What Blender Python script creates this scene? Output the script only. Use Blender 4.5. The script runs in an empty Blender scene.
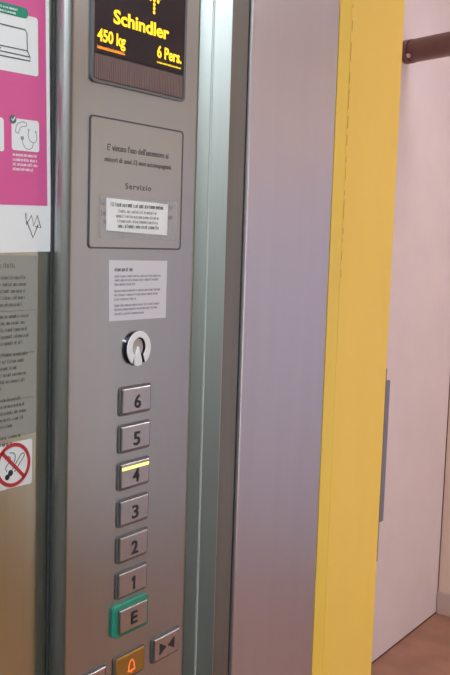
import bpy, bmesh, math, random
from mathutils import Vector, Matrix
random.seed(7)
scn = bpy.context.scene
col = scn.collection
R = math.radians

# ------------------------------------------------------------------ materials
def mat(name, color, rough=.5, metal=0., emit=None, estr=0., noise=0., nscale=(8, 8, 8), coat=0., alpha=1., trans=0., spec=None,
        rnoise=0., bump=0.):
    m = bpy.data.materials.new(name); m.use_nodes = True
    nt = m.node_tree; b = nt.nodes['Principled BSDF']
    b.inputs['Base Color'].default_value = (*color, 1)
    b.inputs['Roughness'].default_value = rough
    b.inputs['Metallic'].default_value = metal
    if spec is not None: b.inputs['Specular IOR Level'].default_value = spec
    if coat: b.inputs['Coat Weight'].default_value = coat; b.inputs['Coat Roughness'].default_value = .08
    if alpha < 1: b.inputs['Alpha'].default_value = alpha
    if emit: b.inputs['Emission Color'].default_value = (*emit, 1); b.inputs['Emission Strength'].default_value = estr
    if noise or rnoise or bump:
        tc = nt.nodes.new('ShaderNodeTexCoord'); mp = nt.nodes.new('ShaderNodeMapping'); nz = nt.nodes.new('ShaderNodeTexNoise')
        mp.inputs['Scale'].default_value = nscale; nz.inputs['Scale'].default_value = 1.; nz.inputs['Detail'].default_value = 5.
        nt.links.new(tc.outputs['Object'], mp.inputs['Vector']); nt.links.new(mp.outputs['Vector'], nz.inputs['Vector'])
        if noise:
            rp = nt.nodes.new('ShaderNodeValToRGB')
            rp.color_ramp.elements[0].position = .3; rp.color_ramp.elements[1].position = .7
            rp.color_ramp.elements[0].color = (*[c * (1 - noise) for c in color], 1)
            rp.color_ramp.elements[1].color = (*[min(1, c * (1 + noise)) for c in color], 1)
            nt.links.new(nz.outputs['Fac'], rp.inputs['Fac']); nt.links.new(rp.outputs['Color'], b.inputs['Base Color'])
        if rnoise:
            mr = nt.nodes.new('ShaderNodeMapRange')
            mr.inputs['To Min'].default_value = rough - rnoise; mr.inputs['To Max'].default_value = rough + rnoise
            nt.links.new(nz.outputs['Fac'], mr.inputs['Value']); nt.links.new(mr.outputs['Result'], b.inputs['Roughness'])
        if bump:
            bp = nt.nodes.new('ShaderNodeBump'); bp.inputs['Strength'].default_value = bump; bp.inputs['Distance'].default_value = .002
            nt.links.new(nz.outputs['Fac'], bp.inputs['Height']); nt.links.new(bp.outputs['Normal'], b.inputs['Normal'])
    return m

M = {}
# brushed stainless: fine streaks running down the sheet
M['steel'] = mat('brushed_steel', (.44, .465, .475), .29, 1., noise=.008, nscale=(90, 90, 2), rnoise=.006)
M['steel_jamb'] = mat('satin_steel_jamb', (.56, .55, .60), .34, 1., noise=.02, nscale=(40, 40, 2), rnoise=.02)
M['steel_wall'] = mat('polished_steel_wall', (.55, .575, .50), .28, 1., noise=.02, nscale=(160, 160, 2))
M['steel_post'] = mat('steel_post', (.56, .63, .63), .36, 1., noise=.02, nscale=(160, 160, 2))
M['steel_button'] = mat('button_steel', (.50, .505, .52), .27, 1.)
M['face'] = mat('lock_face_nickel', (.93, .92, .96), .35, .1)
M['dark_chrome'] = mat('dark_chrome', (.09, .085, .11), .3, 1.)  # dark reflections and shaded gaps of the key switch put into the colour
M['ink_sheet'] = mat('sheet_ink', (.16, .155, .15), .7)
M['chrome'] = mat('chrome', (.86, .85, .88), .16, 1.)
M['core'] = mat('lock_core', (.50, .47, .44), .4, 1.)
M['door'] = mat('door_edge_grey', (.21, .205, .19), .5, 1., noise=.06, nscale=(60, 60, 3))
M['dark'] = mat('dark_rubber', (.035, .034, .037), .55)
M['bezel'] = mat('grey_bezel', (.17, .17, .18), .4, .5)
M['border'] = mat('border_ink', (.085, .09, .10), .5)
M['shaft'] = mat('shaft_black', (.03, .03, .03), .8)
M['screen'] = mat('screen_glass', (.022, .013, .022), .2, 0., coat=.25)
M['grille'] = mat('grille_slat', (.27, .19, .185), .4, .5)
M['grille_dark'] = mat('grille_recess', (.06, .045, .05), .5)
M['led'] = mat('yellow_led', (.3, .2, .0), .5, emit=(1., .62, .02), estr=1.5)
M['led_orange'] = mat('orange_led', (.3, .1, .0), .5, emit=(1., .30, .03), estr=1.0)
M['bar_lit'] = mat('lit_bar', (.5, .45, .1), .5, emit=(1., .88, .22), estr=1.5)
M['ink'] = mat('black_ink', (.022, .020, .024), .5)
M['ink_soft'] = mat('grey_ink', (.13, .115, .115), .6)
M['ink_pale'] = mat('pale_grey_ink', (.34, .32, .36), .7)
M['plate'] = mat('notice_plate_steel', (.455, .47, .465), .31, 1., noise=.008, nscale=(90, 90, 2))
M['paper'] = mat('white_paper', (.86, .87, .90), .7)
M['label'] = mat('bright_label_paper', (.96, .96, .98), .6)
M['paper_note'] = mat('grey_white_paper', (.76, .74, .80), .7)
M['film'] = mat('translucent_film', (.66, .64, .65), .5, alpha=.32)
M['sheet'] = mat('translucent_sheet', (.42, .42, .385), .5, alpha=.75)
M['pink'] = mat('magenta_print', (.74, .12, .34), .5)
M['green_print'] = mat('green_print', (.02, .30, .19), .5)
M['grey_print'] = mat('slate_print', (.10, .17, .19), .5)
M['line'] = mat('drawing_line', (.10, .12, .13), .6)
M['red'] = mat('red_print', (.55, .035, .045), .5)
M['sign_white'] = mat('sign_white', (.86, .88, .90), .5)
M['green'] = mat('green_collar', (.03, .30, .20), .35)
M['orange'] = mat('orange_cap', (.42, .20, .035), .4, .3)
M['bell'] = mat('bell_glow', (.5, .12, .03), .5, emit=(1., .20, .04), estr=1.0)
M['yellow'] = mat('yellow_paint', (.90, .59, .095), .5, noise=.03, nscale=(9, 9, 3), bump=.05)
M['yellow_edge'] = mat('yellow_frame_paint', (.90, .61, .085), .38, noise=.03, nscale=(9, 9, 3))
M['crack'] = mat('crack_grime', (.46, .27, .055), .9)
M['wall_white'] = mat('white_plaster', (.80, .715, .77), .85, noise=.03, nscale=(5, 5, 5), bump=.06)
M['wall_grey'] = mat('grey_green_plaster', (.60, .63, .58), .85, noise=.03, nscale=(5, 5, 5))
M['dado_grey'] = mat('blue_grey_plaster', (.58, .60, .68), .85, noise=.03, nscale=(5, 5, 5))
M['wall_warm'] = mat('warm_plaster', (.80, .67, .635), .85, noise=.03, nscale=(5, 5, 5))
M['bead'] = mat('seam_bead', (.66, .74, .73), .4, .6)
M['wall_lav'] = mat('lavender_plaster', (.56, .57, .78), .85, noise=.03, nscale=(5, 5, 5))
M['skirting'] = mat('skirting_paint', (.60, .50, .50), .6)
M['terracotta'] = mat('terracotta_floor', (.41, .22, .155), .5, noise=.18, nscale=(7, 7, 7), rnoise=.1)
M['grout'] = mat('joint_dark', (.13, .07, .06), .9)
M['car_floor'] = mat('car_floor_vinyl', (.12, .09, .075), .5, noise=.15, nscale=(30, 30, 30))
M['ceil'] = mat('ceiling_white', (.75, .74, .74), .8, noise=.02)
M['car_panel'] = mat('car_panel_beige', (.32, .30, .275), .4, noise=.03, nscale=(3, 3, 3))
M['pipe'] = mat('brown_pipe_paint', (.165, .062, .045), .38, noise=.12, nscale=(30, 30, 30))
M['pipe_collar'] = mat('pipe_collar_metal', (.55, .42, .42), .35, .5)
M['callplate'] = mat('call_plate_metal', (.21, .21, .26), .4, .4)
M['lamp_cool'] = mat('lamp_cool', (.8, .8, .8), .5, emit=(.92, .97, 1.), estr=12.5)
M['lamp_warm'] = mat('lamp_warm', (.8, .8, .8), .5, emit=(1., .93, .92), estr=22.)
M['daylight'] = mat('frosted_daylight_glass', (.8, .8, .8), .5, emit=(.92, .92, 1.), estr=3.5)
M['lamp_frame'] = mat('lamp_frame', (.6, .6, .6), .4, .5)

# ------------------------------------------------------------------ object helpers
def obj(name, bm, m, parent=None, loc=None, smooth=False):
    """link bm (world coordinates) as one mesh object; its origin goes to loc or to its parent's origin"""
    o_loc = Vector(loc) if loc is not None else Vector((0, 0, 0))
    p_loc = parent.matrix_basis.translation.copy() if parent is not None else Vector((0, 0, 0))
    if parent is not None and parent.parent is not None: p_loc += parent.parent.matrix_basis.translation
    if loc is None: o_loc = p_loc.copy()
    bmesh.ops.translate(bm, verts=bm.verts[:], vec=-o_loc)
    bmesh.ops.recalc_face_normals(bm, faces=bm.faces[:])
    me = bpy.data.meshes.new(name); bm.to_mesh(me); bm.free()
    if smooth:
        for p in me.polygons: p.use_smooth = True
    o = bpy.data.objects.new(name, me); col.objects.link(o)
    me.materials.append(m)
    o.location = o_loc - p_loc if parent is not None else o_loc
    if parent is not None: o.parent = parent
    return o

def tag(o, label, cat, group=None):
    o['label'] = label; o['category'] = cat
    if group: o['group'] = group
    return o
def empty(name, loc, label, cat, group=None):
    o = bpy.data.objects.new(name, None); col.objects.link(o); o.location = loc; o.empty_display_size = .05
    return tag(o, label, cat, group)
def struct(name, bm, m, parent=None):
    o = obj(name, bm, m, parent)
    if parent is None: o['kind'] = 'structure'
    return o

def NB(): return bmesh.new()
def box(bm, x0, x1, y0, y1, z0, z1, bev=0., seg=2):
    vs = [bm.verts.new((x, y, z)) for x in (x0, x1) for y in (y0, y1) for z in (z0, z1)]
    fs = [bm.faces.new([vs[i] for i in q]) for q in ((0, 1, 3, 2), (4, 6, 7, 5), (0, 4, 5, 1), (2, 3, 7, 6), (0, 2, 6, 4), (1, 5, 7, 3))]
    if bev:
        es = list({e for f in fs for e in f.edges})
        bmesh.ops.bevel(bm, geom=es, offset=bev, segments=seg, profile=.5, affect='EDGES')
    return bm
def prism(bm, pts, x0, x1, bev=0.):
    """polygon pts in (y, z) extruded along x"""
    a = [bm.verts.new((x0, y, z)) for y, z in pts]; b = [bm.verts.new((x1, y, z)) for y, z in pts]
    n = len(pts)
    bm.faces.new(a[::-1]); top = bm.faces.new(b)
    for i in range(n): bm.faces.new([a[i], a[(i + 1) % n], b[(i + 1) % n], b[i]])
    if bev: bmesh.ops.bevel(bm, geom=list(top.edges), offset=bev, segments=2, profile=.5, affect='EDGES')
    return bm
def rrect(y0, y1, z0, z1, r, n=5):
    pts = []
    for cy, cz, a0 in ((y1 - r, z1 - r, 0), (y0 + r, z1 - r, 90), (y0 + r, z0 + r, 180), (y1 - r, z0 + r, 270)):
        for k in range(n + 1):
            a = R(a0 + 90 * k / n); pts.append((cy + r * math.cos(a), cz + r * math.sin(a)))
    return pts
def ringp(bm, outer, inner, x0, x1):
    """frame between two outlines with equal point counts"""
    n = len(outer)
    A = [bm.verts.new((x0, *p)) for p in outer]; B = [bm.verts.new((x1, *p)) for p in outer]
    C = [bm.verts.new((x0, *p)) for p in inner]; D = [bm.verts.new((x1, *p)) for p in inner]
    for i in range(n):
        j = (i + 1) % n
        for q in ((A[i], A[j], B[j], B[i]), (D[i], D[j], C[j], C[i]), (B[i], B[j], D[j], D[i]), (C[i], C[j], A[j], A[i])): bm.faces.new(q)
    return bm
def circ(cy, cz, r, n=40, a0=0., a1=360.):
    full = abs(a1 - a0 - 360) < 1e-6
    return [(cy + r * math.cos(R(a0 + (a1 - a0) * k / (n if full else n - 1))), cz + r * math.sin(R(a0 + (a1 - a0) * k / (n if full else n - 1)))) for k in range(n)]
def stroke(bm, pts, w, x0, x1):
    """a drawn line of width w along pts in (y, z), printed between x0 and x1"""
    pts = [Vector(p) for p in pts]; n = len(pts); L = []; Rr = []
    for i, p in enumerate(pts):
        d = (pts[min(i + 1, n - 1)] - pts[max(i - 1, 0)])
        if d.length < 1e-9: d = Vector((1, 0))
        d.normalize(); nn = Vector((-d.y, d.x)) * w / 2
        L.append(p + nn); Rr.append(p - nn)
    for i in range(n - 1):
        prism(bm, [Rr[i], Rr[i + 1], L[i + 1], L[i]], x0, x1)
    return bm
def bez(p0, p1, p2, p3, n=12):
    p0, p1, p2, p3 = map(Vector, (p0, p1, p2, p3))
    return [p0 * (1 - t) ** 3 + p1 * 3 * t * (1 - t) ** 2 + p2 * 3 * t * t * (1 - t) + p3 * t ** 3 for t in [k / n for k in range(n + 1)]]
def greek(bm, y0, z0, w, h, x0, x1, dens=.55):
    """a line of print too small to read: word-length runs of tiny letter strokes"""
    y = y0; lw = h * .62; s = h * .17
    while y < y0 + w - lw:
        for k in range(random.randint(2, 9)):
            if y > y0 + w - lw: break
            t = random.random(); hh = h * (1.35 if t > .75 else 1.)
            prism(bm, [(y, z0), (y + s, z0), (y + s, z0 + hh), (y, z0 + hh)], x0, x1)
            if t < dens:
                prism(bm, [(y + lw * .62, z0), (y + lw * .62 + s, z0), (y + lw * .62 + s, z0 + h), (y + lw * .62, z0 + h)], x0, x1)
            if t < .8:
                zz = z0 + (h - s if t < .45 else 0)
                prism(bm, [(y + s, zz), (y + lw * .62, zz), (y + lw * .62, zz + s), (y + s, zz + s)], x0, x1)
            y += lw
        y += lw * .7
    return bm
def text(bm, body, y0, z0, w, h, x0, x1, bold=0., space=1.):
    """lettering set to width w and height h, its lower left corner at (y0, z0), between x0 and x1"""
    cu = bpy.data.curves.new('lettering', 'FONT'); cu.body = body; cu.size = 1.; cu.offset = bold; cu.space_character = space
    cu.resolution_u = 3; cu.extrude = .5
    o = bpy.data.objects.new('lettering', cu); col.objects.link(o)
    dg = bpy.context.evaluated_depsgraph_get(); dg.update()
    me = bpy.data.meshes.new_from_object(o.evaluated_get(dg))
    xs = [v.co.x for v in me.vertices]; ys = [v.co.y for v in me.vertices]
    ax, bx, ay, by = min(xs), max(xs), min(ys), max(ys)
    for v in me.vertices:
        c = v.co.copy()
        v.co = (x0 if c.z < 0 else x1, y0 + (c.x - ax) / (bx - ax) * w, z0 + (c.y - ay) / (by - ay) * h)
    bm.from_mesh(me)
    bpy.data.objects.remove(o); bpy.data.curves.remove(cu); bpy.data.meshes.remove(me)
    return bm
def tube(bm, p0, p1, r, n=24, caps=True):
    p0, p1 = Vector(p0), Vector(p1); d = (p1 - p0).normalized(); a = d.orthogonal().normalized(); b = d.cross(a)
    A = [bm.verts.new(p0 + (a * math.cos(t) + b * math.sin(t)) * r) for t in [2 * math.pi * k / n for k in range(n)]]
    B = [bm.verts.new(p1 + (a * math.cos(t) + b * math.sin(t)) * r) for t in [2 * math.pi * k / n for k in range(n)]]
    for i in range(n): bm.faces.new([A[i], A[(i + 1) % n], B[(i + 1) % n], B[i]])
    if caps: bm.faces.new(A[::-1]); bm.faces.new(B)
    return bm

# ------------------------------------------------------------------ plan (metres): +Y leads out of the lift car
XW = -.600          # steel side wall of the car
XP = -.580          # face of the operating panel
XR = .24            # opposite side of the door opening
CARR, CARB, CARH = .47, -.72, 2.22
YS0, YS1 = .868, 1.069       # steel landing jamb
YY0, YY1 = 1.072, 1.263      # yellow reveal
HX0, HX1, HY1, HH = -1.315, 1.55, 3.336, 2.62

# ------------------------------------------------------------------ the setting
struct('floor', box(NB(), XW, CARR, CARB, .76, -.06, 0), M['car_floor'])
struct('ceiling', box(NB(), XW, CARR, CARB, .76, CARH, CARH + .06), M['ceil'])
struct('wall_left', box(NB(), XW - .02, XW, CARB, .7893, 0, CARH), M['steel_wall'])
struct('wall_right', box(NB(), CARR, CARR + .02, CARB, .79, 0, CARH), M['car_panel'])
struct('wall_back', box(NB(), XW, CARR, CARB - .02, CARB, 0, CARH), M['car_panel'])
# front of the car to the right of the opening, and the head above it
struct('wall_front', box(NB(), XR, CARR, .76, .79, 0, CARH), M['steel'])
struct('trim_1', box(NB(), XW, XR, .76, .79, 2.06, CARH + .06), M['steel'])
# car front post: two folded steel strips meeting in a rounded seam
def plan_prism(pts, z0, z1):
    bm = NB(); a = [bm.verts.new((x, y, z0)) for x, y in pts]; b = [bm.verts.new((x, y, z1)) for x, y in pts]; n = len(pts)
    bm.faces.new(a); bm.faces.new(b[::-1])
    for i in range(n): bm.faces.new([a[i], a[(i + 1) % n], b[(i + 1) % n], b[i]])
    return bm
struct('trim_2', plan_prism([(-.5998, .7712), (-.5893, .7803), (-.5893, .7893), (-.5998, .7893)], 0, 2.055), M['steel_post'])
struct('trim_3', plan_prism([(-.5889, .7806), (-.5744, .7932), (-.5748, .7945), (-.600, .8010), (-.620, .8010), (-.620, .7900), (-.5889, .7897)], 0, 2.055), M['steel_post'])
bm = NB(); tube(bm, (-.5888, .7797, 0), (-.5888, .7797, 2.055), .0013, 12)
struct('trim_12', bm, M['bead'])  # pale colour paints the lit edge along the seam
# door leaves standing open in the pocket
bm = NB(); box(bm, -.99, XW - .016, .803, .828, .01, 2.08, .002)
struct('door_1', bm, M['door'])
bm = NB(); box(bm, -.99, XW - .003, .8305, .8665, .01, 2.08, .002)
struct('door_2', bm, M['door'])
bm = NB(); box(bm, XW - .03, XR + .03, .765, .8668, -.06, -.002)
struct('floor_sill', bm, M['callplate'])
# landing jambs
def jamb(name, xa, xb):
    bm = NB(); box(bm, xa, xb, YS0, YS1, 0, 2.10, .003, 3); return struct(name, bm, M['steel_jamb'])
jamb('trim_4', XW - .05, XW); jamb('trim_5', XR, XR + .05)
struct('trim_6', box(NB(), XW - .05, XR + .05, YS0, YS1, 2.10, 2.14, .002), M['steel_jamb'])
struct('trim_7', box(NB(), XR, XR + .02, .80, YS0 - .002, 0, 2.12), M['door'])
# yellow reveals and landing wall
wl = struct('wall_entrance_left', box(NB(), HX0, XW - .001, YY0 + .030, YY1, 0, HH), M['yellow'])
struct('trim_8', box(NB(), XW - .05, XW - .0012, YY0, YY0 + .030, 0, 2.13, .0004), M['yellow_edge'])
struct('wall_entrance_right', box(NB(), XR + .001, HX1, YY0 + .030, YY1, 0, HH), M['yellow'])
struct('trim_9', box(NB(), XR + .0012, XR + .05, YY0, YY0 + .030, 0, 2.13, .0004), M['yellow_edge'])
struct('wall_entrance_head', box(NB(), XW - .001, XR + .001, YY0, YY1, 2.13, HH), M['yellow'])
# broken grime line along the joint of the yellow frame
bm = NB(); z = 1.405
while z < 1.86:
    L = random.uniform(.004, .028); yj = YY0 + .0325 + random.uniform(-.0005, .0005); w = random.uniform(.0003, .0008)
    prism(bm, [(yj - w / 2, z), (yj + w / 2, z + .001), (yj + w / 2 + random.uniform(-.0005, .0005), z + L), (yj - w / 2, z + L - .002)], XW - .0012, XW - .0006)
    z += L + random.uniform(.003, .022)
cr = obj('trim_10', bm, M['crack']); cr['kind'] = 'structure'
# corridor
struct('floor_corridor', box(NB(), HX0, HX1, YS0 - .001, HY1, -.06, 0), M['terracotta'])
struct('ceiling_corridor', box(NB(), HX0, HX1, YY1, HY1, HH, HH + .05), M['ceil'])
struct('wall_corridor_left', box(NB(), HX0 - .05, HX0, YY1, HY1, 0, HH), M['wall_white'])
struct('wall_corridor_back', box(NB(), HX0 - .05, HX1, HY1, HY1 + .05, 0, HH), M['wall_warm'])
struct('wall_corridor_right', box(NB(), HX1, HX1 + .05, YY1, HY1, 0, HH), M['wall_grey'])
struct('trim_13', box(NB(), -.30, HX1 - .001, HY1 - .02, HY1 - .0005, .09, 1.72), M['wall_lav'])  # unseen lavender panel added to tint the reflections in the jamb steel
struct('trim_14', box(NB(), HX1 - .02, HX1 - .0005, 2.502, HY1 - .021, .0, 1.72), M['dado_grey'])  # unseen blue-grey panel added to tint the reflections in the operating panel
bm = NB(); box(bm, HX0 + .003, HX1 - .0205, HY1 - .012, HY1, 0, .088, .002)
struct('baseboard_back', bm, M['skirting'])
bm = NB(); box(bm, HX0 + .0003, HX0 + .003, YY1 + .001, HY1 - .001, .0002, .004); box(bm, HX0 + .0003, HX0 + .003, HY1 - .004, HY1 - .0005, .004, HH)
tj = struct('trim_11', bm, M['grout'])

# glowing framed panel, out of view, added to brighten the lower corridor walls
wy0, wy1, wz0, wz1 = 1.45, 2.45, .35, 1.95
wf = NB()
for q in ((wy0 - .05, wy1 + .05, wz0 - .05, wz0), (wy0 - .05, wy1 + .05, wz1, wz1 + .05), (wy0 - .05, wy0, wz0, wz1), (wy1, wy1 + .05, wz0, wz1)):
    box(wf, HX1 - .045, HX1 - .0005, *q)
wn = struct('window_1', wf, M['sign_white'])
obj('pane', box(NB(), HX1 - .032, HX1 - .024, wy0, wy1, wz0, wz1), M['daylight'], wn)

# ------------------------------------------------------------------ lamps
cl = empty('ceiling_light', (-.06, .10, CARH), 'wide white ceiling light panel inside the lift car', 'ceiling light')
obj('diffuser', box(NB(), -.36, .24, -.62, .26, CARH - .022, CARH - .012), M['lamp_cool'], cl)
bm = NB(); ringp(bm, [(-.38, -.64), (.26, -.64), (.26, .28), (-.38, .28)], [(-.355, -.615), (.235, -.615), (.235, .255), (-.355, .255)], 0, .024)
for v in bm.verts: v.co = Vector((v.co.y, v.co.z, CARH - .024 + v.co.x))
obj('frame', bm, M['lamp_frame'], cl)
def hall_lamp(x, y, lab):
    r = empty('corridor_light', (x, y, HH), lab, 'ceiling light')
    bm = NB(); tube(bm, (x, y, HH - .05), (x, y, HH - .015), .17, 32); obj('diffuser', bm, M['lamp_warm'], r)
    bm = NB(); tube(bm, (x, y, HH - .016), (x, y, HH - .0005), .19, 32); obj('base', bm, M['lamp_frame'], r)
hall_lamp(-.35, 2.45, 'round corridor ceiling light nearest the left wall')
hall_lamp(.85, 2.2, 'round corridor ceiling light nearest the right wall')

# ------------------------------------------------------------------ operating panel
P = empty('operating_panel', (XP, .651, 1.0), 'tall brushed steel lift operating panel with floor buttons and lit display', 'lift panel')
bm = NB()
pts = [(XW + .0002, .5640)] + [(XP - .009 + .009 * math.sin(R(a)), .5685 - .009 * math.cos(R(a)) + .0005) for a in range(0, 91, 10)] + [(XP, .7425), (XP - .0015, .7450), (XP - .005, .746), (XW + .0002, .746)]
a = [bm.verts.new((x, y, .03)) for x, y in pts]; b = [bm.verts.new((x, y, 2.18)) for x, y in pts]
bm.faces.new(a); bm.faces.new(b[::-1])
for i in range(len(pts)): bm.faces.new([a[i], a[(i + 1) % len(pts)], b[(i + 1) % len(pts)], b[i]])
obj('panel_body', bm, M['steel'], P)
obj('gasket', box(NB(), XW + .0003, XW + .0030, .5618, .5638, .03, 2.18), M['dark'], P)  # dark strip painting the shade in the gap beside the panel
E0 = XP + .0001

# display
disp = obj('display', prism(NB(), rrect(.5912, .7188, 1.6145, 1.738, .002), E0, XP + .0015), M['screen'], P)
obj('bezel', ringp(NB(), rrect(.5885, .7215, 1.588, 1.741, .005), rrect(.5912, .7188, 1.5905, 1.738, .003), E0, XP + .0022), M['bezel'], disp)
bm = NB(); box(bm, E0, XP + .0006, .5912, .7188, 1.5905, 1.6145)
obj('grille_recess', bm, M['grille_dark'], disp)
bm = NB(); y = .5935
while y < .7165:
    box(bm, XP + .0007, XP + .0016, y, y + .0014, 1.5915, 1.6128); y += .0024
obj('speaker_grille', bm, M['grille'], disp)
T0, T1 = XP + .0016, XP + .0019
bm = NB(); text(bm, 'Schindler', .6160, 1.6430, .0785, .0128, T0, T1, .027); obj('lettering', bm, M['led'], disp)
bm = NB(); text(bm, '450 kg', .5956, 1.6208, .0368, .0145, T0, T1, .026); obj('lettering', bm, M['led'], disp)
bm = NB(); text(bm, '6 Pers.', .6775, 1.6240, .0370, .0118, T0, T1, .026); obj('lettering', bm, M['led'], disp)
bm = NB(); greek(bm, .5958, 1.6182, .0366, .0017, T0, T1); box(bm, T0, T1, .5958, .6320, 1.6176, 1.6186)
obj('small_print', bm, M['led_orange'], disp)
bm = NB(); greek(bm, .6778, 1.6190, .0366, .0013, T0, T1, 0); obj('small_print', bm, M['led'], disp)
bm = NB()
for rz, offs in enumerate(([0], [0], [0], [-2, 0, 2], [-3, -2, -1, 0, 1, 2, 3], [-2, -1, 0, 1, 2], [-1, 0, 1], [0])):
    for k in offs: prism(bm, circ(.6716 + k * .0028, 1.6645 + rz * .0037, .0017, 10), T0, T1)
obj('arrow', bm, M['led'], disp)

# engraved notice plate
npl = obj('notice_plate', prism(NB(), rrect(.5905, .7205, 1.4418, 1.5578, .003), E0, XP + .0006), M['plate'], P)
obj('border', ringp(NB(), rrect(.5888, .7222, 1.4402, 1.5593, .004), rrect(.5905, .7205, 1.4418, 1.5578, .003), E0, XP + .0009), M['border'], npl)
N0, N1 = XP + .0007, XP + .0009
bm = NB(); text(bm, "E' vietato l'uso dell'ascensore ai", .6120, 1.5300, .0870, .0060, N0, N1, .008)
text(bm, 'minori di anni 12 non accompagnati.', .6085, 1.5182, .0960, .0062, N0, N1, .008)
obj('lettering', bm, M['ink_soft'], npl)
bm = NB(); text(bm, 'Servizio', .6370, 1.4965, .0370, .0056, N0, N1, .014, 1.2); obj('heading', bm, M['ink_soft'], npl)
for z, e in ((1.4800, 0), (1.4705, .001), (1.4630, .004)):
    for ya, wa in ((.6045 + e, .0068), (.7005, .0080 - e)):
        bm = NB(); greek(bm, ya, z, wa, .0036, N0, N1); obj('lettering', bm, M['ink'], npl)

# key switch
cy, cz, pr, g = .6574, 1.3440, .0172, 34
def shoe(name, x0, x1, r_in, m, par, bev):
    outer = circ(cy, cz, pr, 44, -90 + g, 270 - g); inner = circ(cy, cz + .0012, r_in, 44, -90 + g * 1.25, 270 - g * 1.25)
    n = len(outer); bm = NB()
    A = [bm.verts.new((x0, *p)) for p in outer]; B = [bm.verts.new((x1, *p)) for p in outer]
    C = [bm.verts.new((x0, *p)) for p in inner]; D = [bm.verts.new((x1, *p)) for p in inner]
    for i in range(n - 1):
        j = i + 1
        for q in ((A[i], A[j], B[j], B[i]), (D[i], D[j], C[j], C[i]), (B[i], B[j], D[j], D[i]), (C[i], C[j], A[j], A[i])): bm.faces.new(q)
    for i in (0, n - 1): bm.faces.new((A[i], B[i], D[i], C[i]))
    if bev:
        es = [e for e in bm.edges if all(abs(v.co.x - x1) < 1e-6 for v in e.verts) and not all(all(abs(v.co.x - x1) < 1e-6 for v in f.verts) for f in e.link_faces)]
        bmesh.ops.bevel(bm, geom=es, offset=bev, segments=2, profile=.5, affect='EDGES')
    return obj(name, bm, m, par)
ks = shoe('key_switch', XP + .0010, XP + .0036, .0098, M['dark_chrome'], P, 0)
shoe('ring_face', XP + .0037, XP + .0046, .0098, M['face'], ks, .0004)['label'] = 'pale nickel horseshoe face'
obj('flange', prism(NB(), circ(cy, cz, .0172, 44), E0, XP + .0009), M['dark_chrome'], ks)
obj('lock_core', prism(NB(), circ(cy, cz + .0010, .0090, 32), XP + .0010, XP + .0018, .0003), M['core'], ks)
wp = [(cy, cz + .0020), (cy + .0007, cz + .0008), (cy + .0056, cz - .0120), (cy + .0050, cz - .0162), (cy, cz - .0172), (cy - .0050, cz - .0162), (cy - .0056, cz - .0120), (cy - .0007, cz + .0008)]
obj('pointer', prism(NB(), wp[::-1], XP + .0019, XP + .0038, .0003), M['face'], ks)
bm = NB(); tube(bm, (E0, cy - .0185, cz + .0085), (XP + .003, cy - .0185, cz + .0085), .0013, 14); obj('rivet', bm, M['face'], ks)  # pale nub standing in for the highlight on the flange rim

# buttons
def button(name, yc, zc, cap, depth=.0035, collar=None, w=.0460, h=.0286):
    bz = .0022
    bm = NB(); box(bm, E0, XP + depth, yc - w / 2 + bz, yc + w / 2 - bz, zc - h / 2 + bz, zc + h / 2 - bz)
    bmesh.ops.bevel(bm, geom=[e for e in bm.edges if all(v.co.x > XP + depth - 1e-5 for v in e.verts)], offset=.0013, segments=3, profile=.5, affect='EDGES')
    b = obj(name, bm, cap, P)
    if collar is None:
        o = obj('bezel', ringp(NB(), rrect(yc - w / 2, yc + w / 2, zc - h / 2, zc + h / 2, .0034), rrect(yc - w / 2 + bz * .98, yc + w / 2 - bz * .98, zc - h / 2 + bz * .98, zc + h / 2 - bz * .98, .0008), E0, XP + .0016), M['bezel'], b)
    else:
        o = obj('collar', ringp(NB(), rrect(yc - w / 2 - .0018, yc + w / 2 + .0018, zc - h / 2 - .0018, zc + h / 2 + .0018, .003), rrect(yc - w / 2 + bz * .98, yc + w / 2 - bz * .98, zc - h / 2 + bz * .98, zc + h / 2 - bz * .98, .0008), E0, XP + depth - .0026), collar, b)
        o['label'] = 'green raised collar'
    return b
BY = .6566
for s, zc in (('6', 1.2937), ('5', 1.2567), ('4', 1.2197), ('3', 1.1827), ('2', 1.1462), ('1', 1.1097)):
    b = button('floor_button', BY, zc, M['steel_button'])
    w = .0096
    bm = NB(); n0, n1 = XP + .0036, XP + .0039
    if s == '1':
        yy, zz = BY + .0016, zc - .0085
        prism(bm, [(yy - .0013, zz), (yy + .0013, zz), (yy + .0013, zz + .0135), (yy - .0008, zz + .0135), (yy - .0034, zz + .0112), (yy - .0034, zz + .0090), (yy - .0013, zz + .0100)], n0, n1)
    else: text(bm, s, BY + .0012 - w / 2, zc - .0085, w, .0136, n0, n1, .018)
    obj('numeral', bm, M['ink'], b)
    if s == '4':
        o = obj('light_bar', box(NB(), XP + .0036, XP + .0041, BY - .0195, BY + .0195, zc + .0060, zc + .0088), M['bar_lit'], b)
        o['label'] = 'glowing yellow light bar'
b = button('entrance_button', .6545, 1.0740, M['steel_button'], .0072, M['green'])
bm = NB(); text(bm, 'E', .6545 - .0040, 1.0740 - .0068, .0092, .0130, XP + .0073, XP + .0076, .022); obj('letter', bm, M['ink'], b)
CZ = 1.0225
b = button('door_close_button', .7130, CZ, M['steel_button'])
bm = NB(); q0, q1 = XP + .0036, XP + .0039
prism(bm, [(.7130 - .0120, CZ - .0068), (.7130 - .0010, CZ - .0005), (.7130 - .0120, CZ + .0058)], q0, q1)
prism(bm, [(.7130 + .0120, CZ - .0068), (.7130 + .0120, CZ + .0058), (.7130 + .0010, CZ - .0005)], q0, q1)
obj('symbol', bm, M['ink'], b)
b = button('alarm_button', BY - .0010, CZ, M['orange']); b['label'] = 'orange alarm button'
bm = NB(); by = BY
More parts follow.
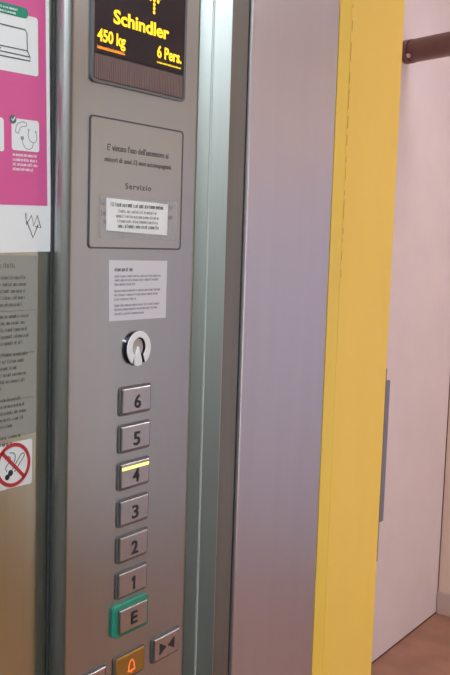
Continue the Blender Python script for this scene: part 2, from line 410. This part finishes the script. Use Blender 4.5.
bp = [(by - .0055, CZ - .0060)] + list(bez((by - .0042, CZ - .0045), (by - .0040, CZ + .0080), (by + .0040, CZ + .0080), (by + .0042, CZ - .0045), 14)) + [(by + .0055, CZ - .0060)]
stroke(bm, bp + [bp[0]], .0013, q0, q1); stroke(bm, circ(by, CZ - .0072, .0011, 9), .0010, q0, q1)
obj('bell_symbol', bm, M['bell'], b)
button('door_open_button', .5985, CZ, M['steel_button'])

# ------------------------------------------------------------------ papers on the operating panel
lb = obj('notice_label', prism(NB(), [(.6115, 1.4570), (.6990, 1.4545), (.6995, 1.4853), (.6110, 1.4868)], XP + .0013, XP + .0015), M['label'], None, (XP + .0013, .655, 1.455))
tag(lb, 'small bright white label with five printed lines, stuck inside the bordered notice plate', 'label')
obj('film', prism(NB(), rrect(.6026, .7137, 1.4500, 1.4880, .0015), XP + .0010, XP + .0012), M['film'], lb)['label'] = 'translucent grey film behind the label'
bm = NB(); l0, l1 = XP + .0016, XP + .0017
greek(bm, .6165, 1.4796, .0770, .0028, l0, l1); obj('heading', bm, M['ink'], lb)
bm = NB()
greek(bm, .6270, 1.4742, .0550, .0022, l0, l1); greek(bm, .6240, 1.4695, .0620, .0022, l0, l1); greek(bm, .6260, 1.4650, .0600, .0022, l0, l1)
obj('print', bm, M['ink_pale'], lb)
bm = NB(); greek(bm, .6270, 1.4600, .0590, .0026, l0, l1); obj('footer', bm, M['ink_soft'], lb)

nt_ = obj('paper_note', prism(NB(), [(.6180, 1.3725), (.7010, 1.3718), (.7013, 1.4292), (.6162, 1.4298)], E0 + .0002, XP + .0006), M['paper_note'], None, (XP, .6595, 1.372))
tag(nt_, 'greyish white paper note with three short paragraphs, above the chrome key switch', 'note')
bm = NB(); greek(bm, .6245, 1.4192, .0260, .0027, XP + .0007, XP + .0008); obj('heading', bm, M['ink_soft'], nt_)
bm = NB()
for z, w in ((1.4135, .068), (1.4098, .064), (1.4058, .030), (1.3998, .068), (1.3958, .064), (1.3918, .032), (1.3858, .066), (1.3820, .063), (1.3778, .044)):
    greek(bm, .6245, z, w, .0018, XP + .0007, XP + .0008)
obj('print', bm, M['ink_pale'], nt_)

# ------------------------------------------------------------------ poster on the side wall (A4, hung a touch askew)
RP = Matrix.Rotation(R(1.5), 4, 'X')
PO = Vector((XW, .5603, 1.4365)); DY = Vector((0, .0025, 0))
def askew(bm):
    for v in bm.verts: v.co = PO + DY + RP @ (v.co - PO)
    return bm
def pl(k): return XW + .0006 + .00025 * k, XW + .0006 + .00025 * k + .00018
po = obj('poster', askew(box(NB(), XW + .0003, XW + .0006, .3503, .5603, 1.4365, 1.7335)), M['paper'], None, tuple(PO))
tag(po, 'pink and white health poster with laptop and stethoscope pictures, on the steel side wall', 'poster')
obj('pink_field', askew(box(NB(), *pl(0), .3553, .5562, 1.4768, 1.7285)), M['pink'], po)
def card(name, y0, y1, z0, z1): return obj(name, askew(prism(NB(), rrect(y0, y1, z0, z1, .0025), *pl(1))), M['sign_white'], po)
c1 = card('picture_card', .4400, .5470, 1.5865, 1.6350)
bm = NB(); k = pl(2)
lw = .0009
for pp in ([(.462, 1.6060), (.462, 1.6225), (.464, 1.6235), (.5325, 1.6230), (.5345, 1.6208), (.5348, 1.6062)],
           [(.462, 1.6060), (.5348, 1.6062)], [(.460, 1.6020), (.5375, 1.6015)], [(.462, 1.6060), (.460, 1.6020), (.4605, 1.5980), (.5380, 1.5982), (.5375, 1.6015), (.5348, 1.6062)],
           [(.500, 1.6040), (.506, 1.6040)]): stroke(bm, pp, lw, *k)
obj('laptop_drawing', askew(bm), M['line'], c1)
gb = obj('banner', askew(prism(NB(), rrect(.4450, .5362, 1.6322, 1.6408, .0041), *pl(2))), M['green_print'], po); gb['label'] = 'green rounded banner'
bm = NB(); k = pl(3); greek(bm, .451, 1.6366, .074, .0014, *k); greek(bm, .451, 1.6334, .072, .0014, *k); obj('lettering', askew(bm), M['sign_white'], gb)
c2 = card('picture_card', .5166, .5472, 1.5226, 1.5490)
bm = NB(); k = pl(2); lw = .0006
oy, oz = .5166, 1.5226; q = lambda u, v: (oy + (u - 90) / 205 * .0306, oz + (395 - v) / 245 * .0262 * 1.0)
stroke(bm, bez(q(118, 255), q(118, 200), q(130, 172), q(180, 168)), lw, *k); stroke(bm, bez(q(140, 262), q(145, 215), q(160, 200), q(200, 200)), lw, *k)
stroke(bm, [q(118, 255), q(140, 262)], lw, *k); stroke(bm, [q(180, 168), q(200, 175), q(200, 200)], lw, *k)
stroke(bm, bez(q(215, 232), q(200, 290), q(225, 325), q(248, 322)), lw, *k); stroke(bm, bez(q(268, 240), q(285, 290), q(270, 325), q(248, 322)), lw, *k)
stroke(bm, bez(q(248, 322), q(250, 390), q(190, 400), q(172, 340)), lw, *k); stroke(bm, bez(q(172, 340), q(166, 325), q(166, 315), q(166, 310)), lw, *k)
prism(bm, circ(*q(166, 296), .0018, 14), *k); prism(bm, circ(*q(214, 228), .0009, 10), *k); prism(bm, circ(*q(268, 236), .0009, 10), *k)
obj('phone_and_stethoscope_drawing', askew(bm), M['ink_pale'], c2)
c3 = card('picture_card', .4790, .5082, 1.5206, 1.5480)
bd = obj('check_badge', askew(prism(NB(), circ(.5178, 1.5480, .0036, 24), *pl(3))), M['grey_print'], po)
bm = NB(); stroke(bm, [(.5160, 1.5482), (.5174, 1.5466), (.5200, 1.5500)], .0010, *pl(4)); obj('check_mark', askew(bm), M['sign_white'], bd)
bm = NB()
for z, w in ((1.5178, .0280), (1.5138, .0272), (1.5098, .0282), (1.5058, .0230)): greek(bm, .5175, z, w, .0019, *pl(1))
obj('caption', askew(bm), M['sign_white'], po)
bm = NB(); k = pl(0); lw = .0012
s = lambda u, v: (.5305 + (u - 100) / 62 * .0190, 1.4490 + (472 - v) / 92 * .0215)
stroke(bm, [s(102, 382), s(104, 424), s(124, 390), s(131, 428), s(145, 390), s(158, 436), s(138, 431)], lw, *k)
stroke(bm, [s(106, 412), s(128, 472), s(148, 424)], lw, *k)
obj('logo', askew(bm), M['line'], po)

# ------------------------------------------------------------------ text sheet and no-smoking sticker below it
sh = obj('text_sheet', prism(NB(), rrect(.3900, .5470, 1.2745, 1.4330, .003), XW + .0003, XW + .0006), M['sheet'], None, (XW, .4685, 1.2745))
tag(sh, 'greenish grey translucent sheet of small print, below the pink poster', 'sheet')
bm = NB(); k = (XW + .0007, XW + .0009)
greek(bm, .4600, 1.4222, .0650, .0032, *k); obj('heading', bm, M['ink_sheet'], sh)
bm = NB(); z = 1.4125
for npar, ws in ((5, (.083, .085, .086, .084, .080)), (5, (.087, .085, .087, .088, .081)), (6, (.086, .083, .075, .086, .085, .058)), (5, (.080, .084, .086, .083, .07)), (2, (.08, .07))):
    for w in ws: greek(bm, .4500, z, w, .0024, *k); z -= .0058
    z -= .0042
obj('print', bm, M['ink_sheet'], sh)
bm = NB()
for z in (1.3852, 1.3480, 1.3080): box(bm, *k, .4480, .5440, z, z + .0003)
obj('rule', bm, M['ink_sheet'], sh)

SC = (.5205, 1.2498)
ns = obj('no_smoking_sticker', prism(NB(), rrect(.4990, .5424, 1.2292, 1.2698, .0022), XW + .0003, XW + .0006), M['sign_white'], None, (XW, SC[0], 1.2292))
tag(ns, 'square white no-smoking sticker with red ring and slash, below the grey text sheet', 'sticker')
def ns_p(u, v): return (SC[0] + (u - 95) / 127 * .0196, SC[1] + (258 - v) / 152 * .0184)
bm = NB(); k = (XW + .0007, XW + .0008); lw = .0008
stroke(bm, [ns_p(88, 292), ns_p(150, 195), ns_p(160, 186), ns_p(174, 188), ns_p(178, 202), ns_p(170, 218), ns_p(104, 312)], lw, *k)
obj('cigarette', bm, M['ink_soft'], ns)
bm = NB(); prism(bm, circ(*ns_p(76, 314), .0028, 16), *k); prism(bm, circ(*ns_p(53, 340), .0026, 16), *k); obj('ember', bm, M['ink'], ns)
bm = NB(); stroke(bm, bez(ns_p(50, 300), ns_p(20, 240), ns_p(80, 250), ns_p(75, 210)), lw, *k); stroke(bm, bez(ns_p(75, 210), ns_p(70, 190), ns_p(60, 185), ns_p(40, 190)), lw, *k)
stroke(bm, bez(ns_p(70, 165), ns_p(110, 160), ns_p(120, 205), ns_p(100, 240)), lw, *k); obj('smoke', bm, M['ink_soft'], ns)
k = (XW + .0009, XW + .0010)
bm = NB(); ringp(bm, circ(*SC, .0196, 48), circ(*SC, .0163, 48), *k); rg = obj('ring', bm, M['red'], ns)
bm = NB(); d = .0180 * math.sqrt(.5); stroke(bm, [(SC[0] - d, SC[1] + d), (SC[0] + d, SC[1] - d)], .0032, *k); obj('slash', bm, M['red'], ns)

# ------------------------------------------------------------------ landing call panel on the outer face of the yellow wall
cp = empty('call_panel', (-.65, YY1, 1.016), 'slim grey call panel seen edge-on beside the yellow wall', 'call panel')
obj('back_plate', box(NB(), -.701, -.6015, YY1, YY1 + .004, .955, 1.263), M['pipe'], cp)  # thin brown strip behind the casing, reaching above and below it
obj('casing', box(NB(), -.700, -.603, YY1 + .0041, YY1 + .022, 1.016, 1.243, .0015), M['callplate'], cp)
bm = NB()
for v in bm.verts: pass
tube(bm, (-.6515, YY1 + .0222, 1.13), (-.6515, YY1 + .026, 1.13), .016, 28); obj('button', bm, M['steel_button'], cp)

# ------------------------------------------------------------------ brown pipe crossing the corridor
PA = Vector((HX0, 2.775, 2.081)); PB = Vector((HX1, 2.775 - .30 * (HX1 - HX0), 2.081))
dd = (PB - PA).normalized()
pp = empty('pipe', tuple(PA), 'brown painted pipe crossing the corridor at the top right, fixed to the pink wall', 'pipe')
bm = NB(); tube(bm, PA + dd * .012, PB - dd * .012, .0365, 32); pm = obj('pipe_run', bm, M['pipe'], pp)
for f in pm.data.polygons: f.use_smooth = len(f.vertices) == 4
bm = NB(); tube(bm, PA + dd * .0125, PA + dd * .040, .0378, 32); obj('collar', bm, M['pipe'], pp)
bm = NB(); tube(bm, PA + dd * .041, PA + dd * .0435, .0372, 32); obj('seam', bm, M['dark'], pp)
nf = (Vector((0, -.75, -.45)) - dd * Vector((0, -.75, -.45)).dot(dd)).normalized()
bm = NB(); tube(bm, PA + dd * .05 + nf * .036, PA + dd * .05 + nf * .040, .0075, 16); obj('clamp_bolt', bm, M['pipe_collar'], pp)  # pale disc standing in for the highlight on the pipe

# ------------------------------------------------------------------ camera (48 mm, eye height 1.45 m)
cd = bpy.data.cameras.new('camera'); cam = bpy.data.objects.new('camera', cd); col.objects.link(cam)
cd.sensor_fit = 'AUTO'; cd.sensor_width = 36; cd.lens = 48; cd.clip_start = .01
# rows: world X, Y, Z in camera terms (right, up, forward)
wx, wy, wz = (.80925531, -.08693422, -.58098906), (.58664454, .06759181, .80701892), (.03088746, .9939184, -.10569852)
m = Matrix(((wx[0], wx[1], -wx[2], 0), (wy[0], wy[1], -wy[2], 0), (wz[0], wz[1], -wz[2], 1.45), (0, 0, 0, 1)))
cam.matrix_world = m
scn.camera = cam

# ------------------------------------------------------------------ world, view
w = bpy.data.worlds.new('world'); w.use_nodes = True; scn.world = w
w.node_tree.nodes['Background'].inputs[0].default_value = (.6, .65, .75, 1); w.node_tree.nodes['Background'].inputs[1].default_value = .2
scn.view_settings.view_transform = 'Standard'; scn.view_settings.look = 'None'
scn.view_settings.exposure = 0.; scn.view_settings.gamma = 1.; scn.view_settings.use_curve_mapping = False
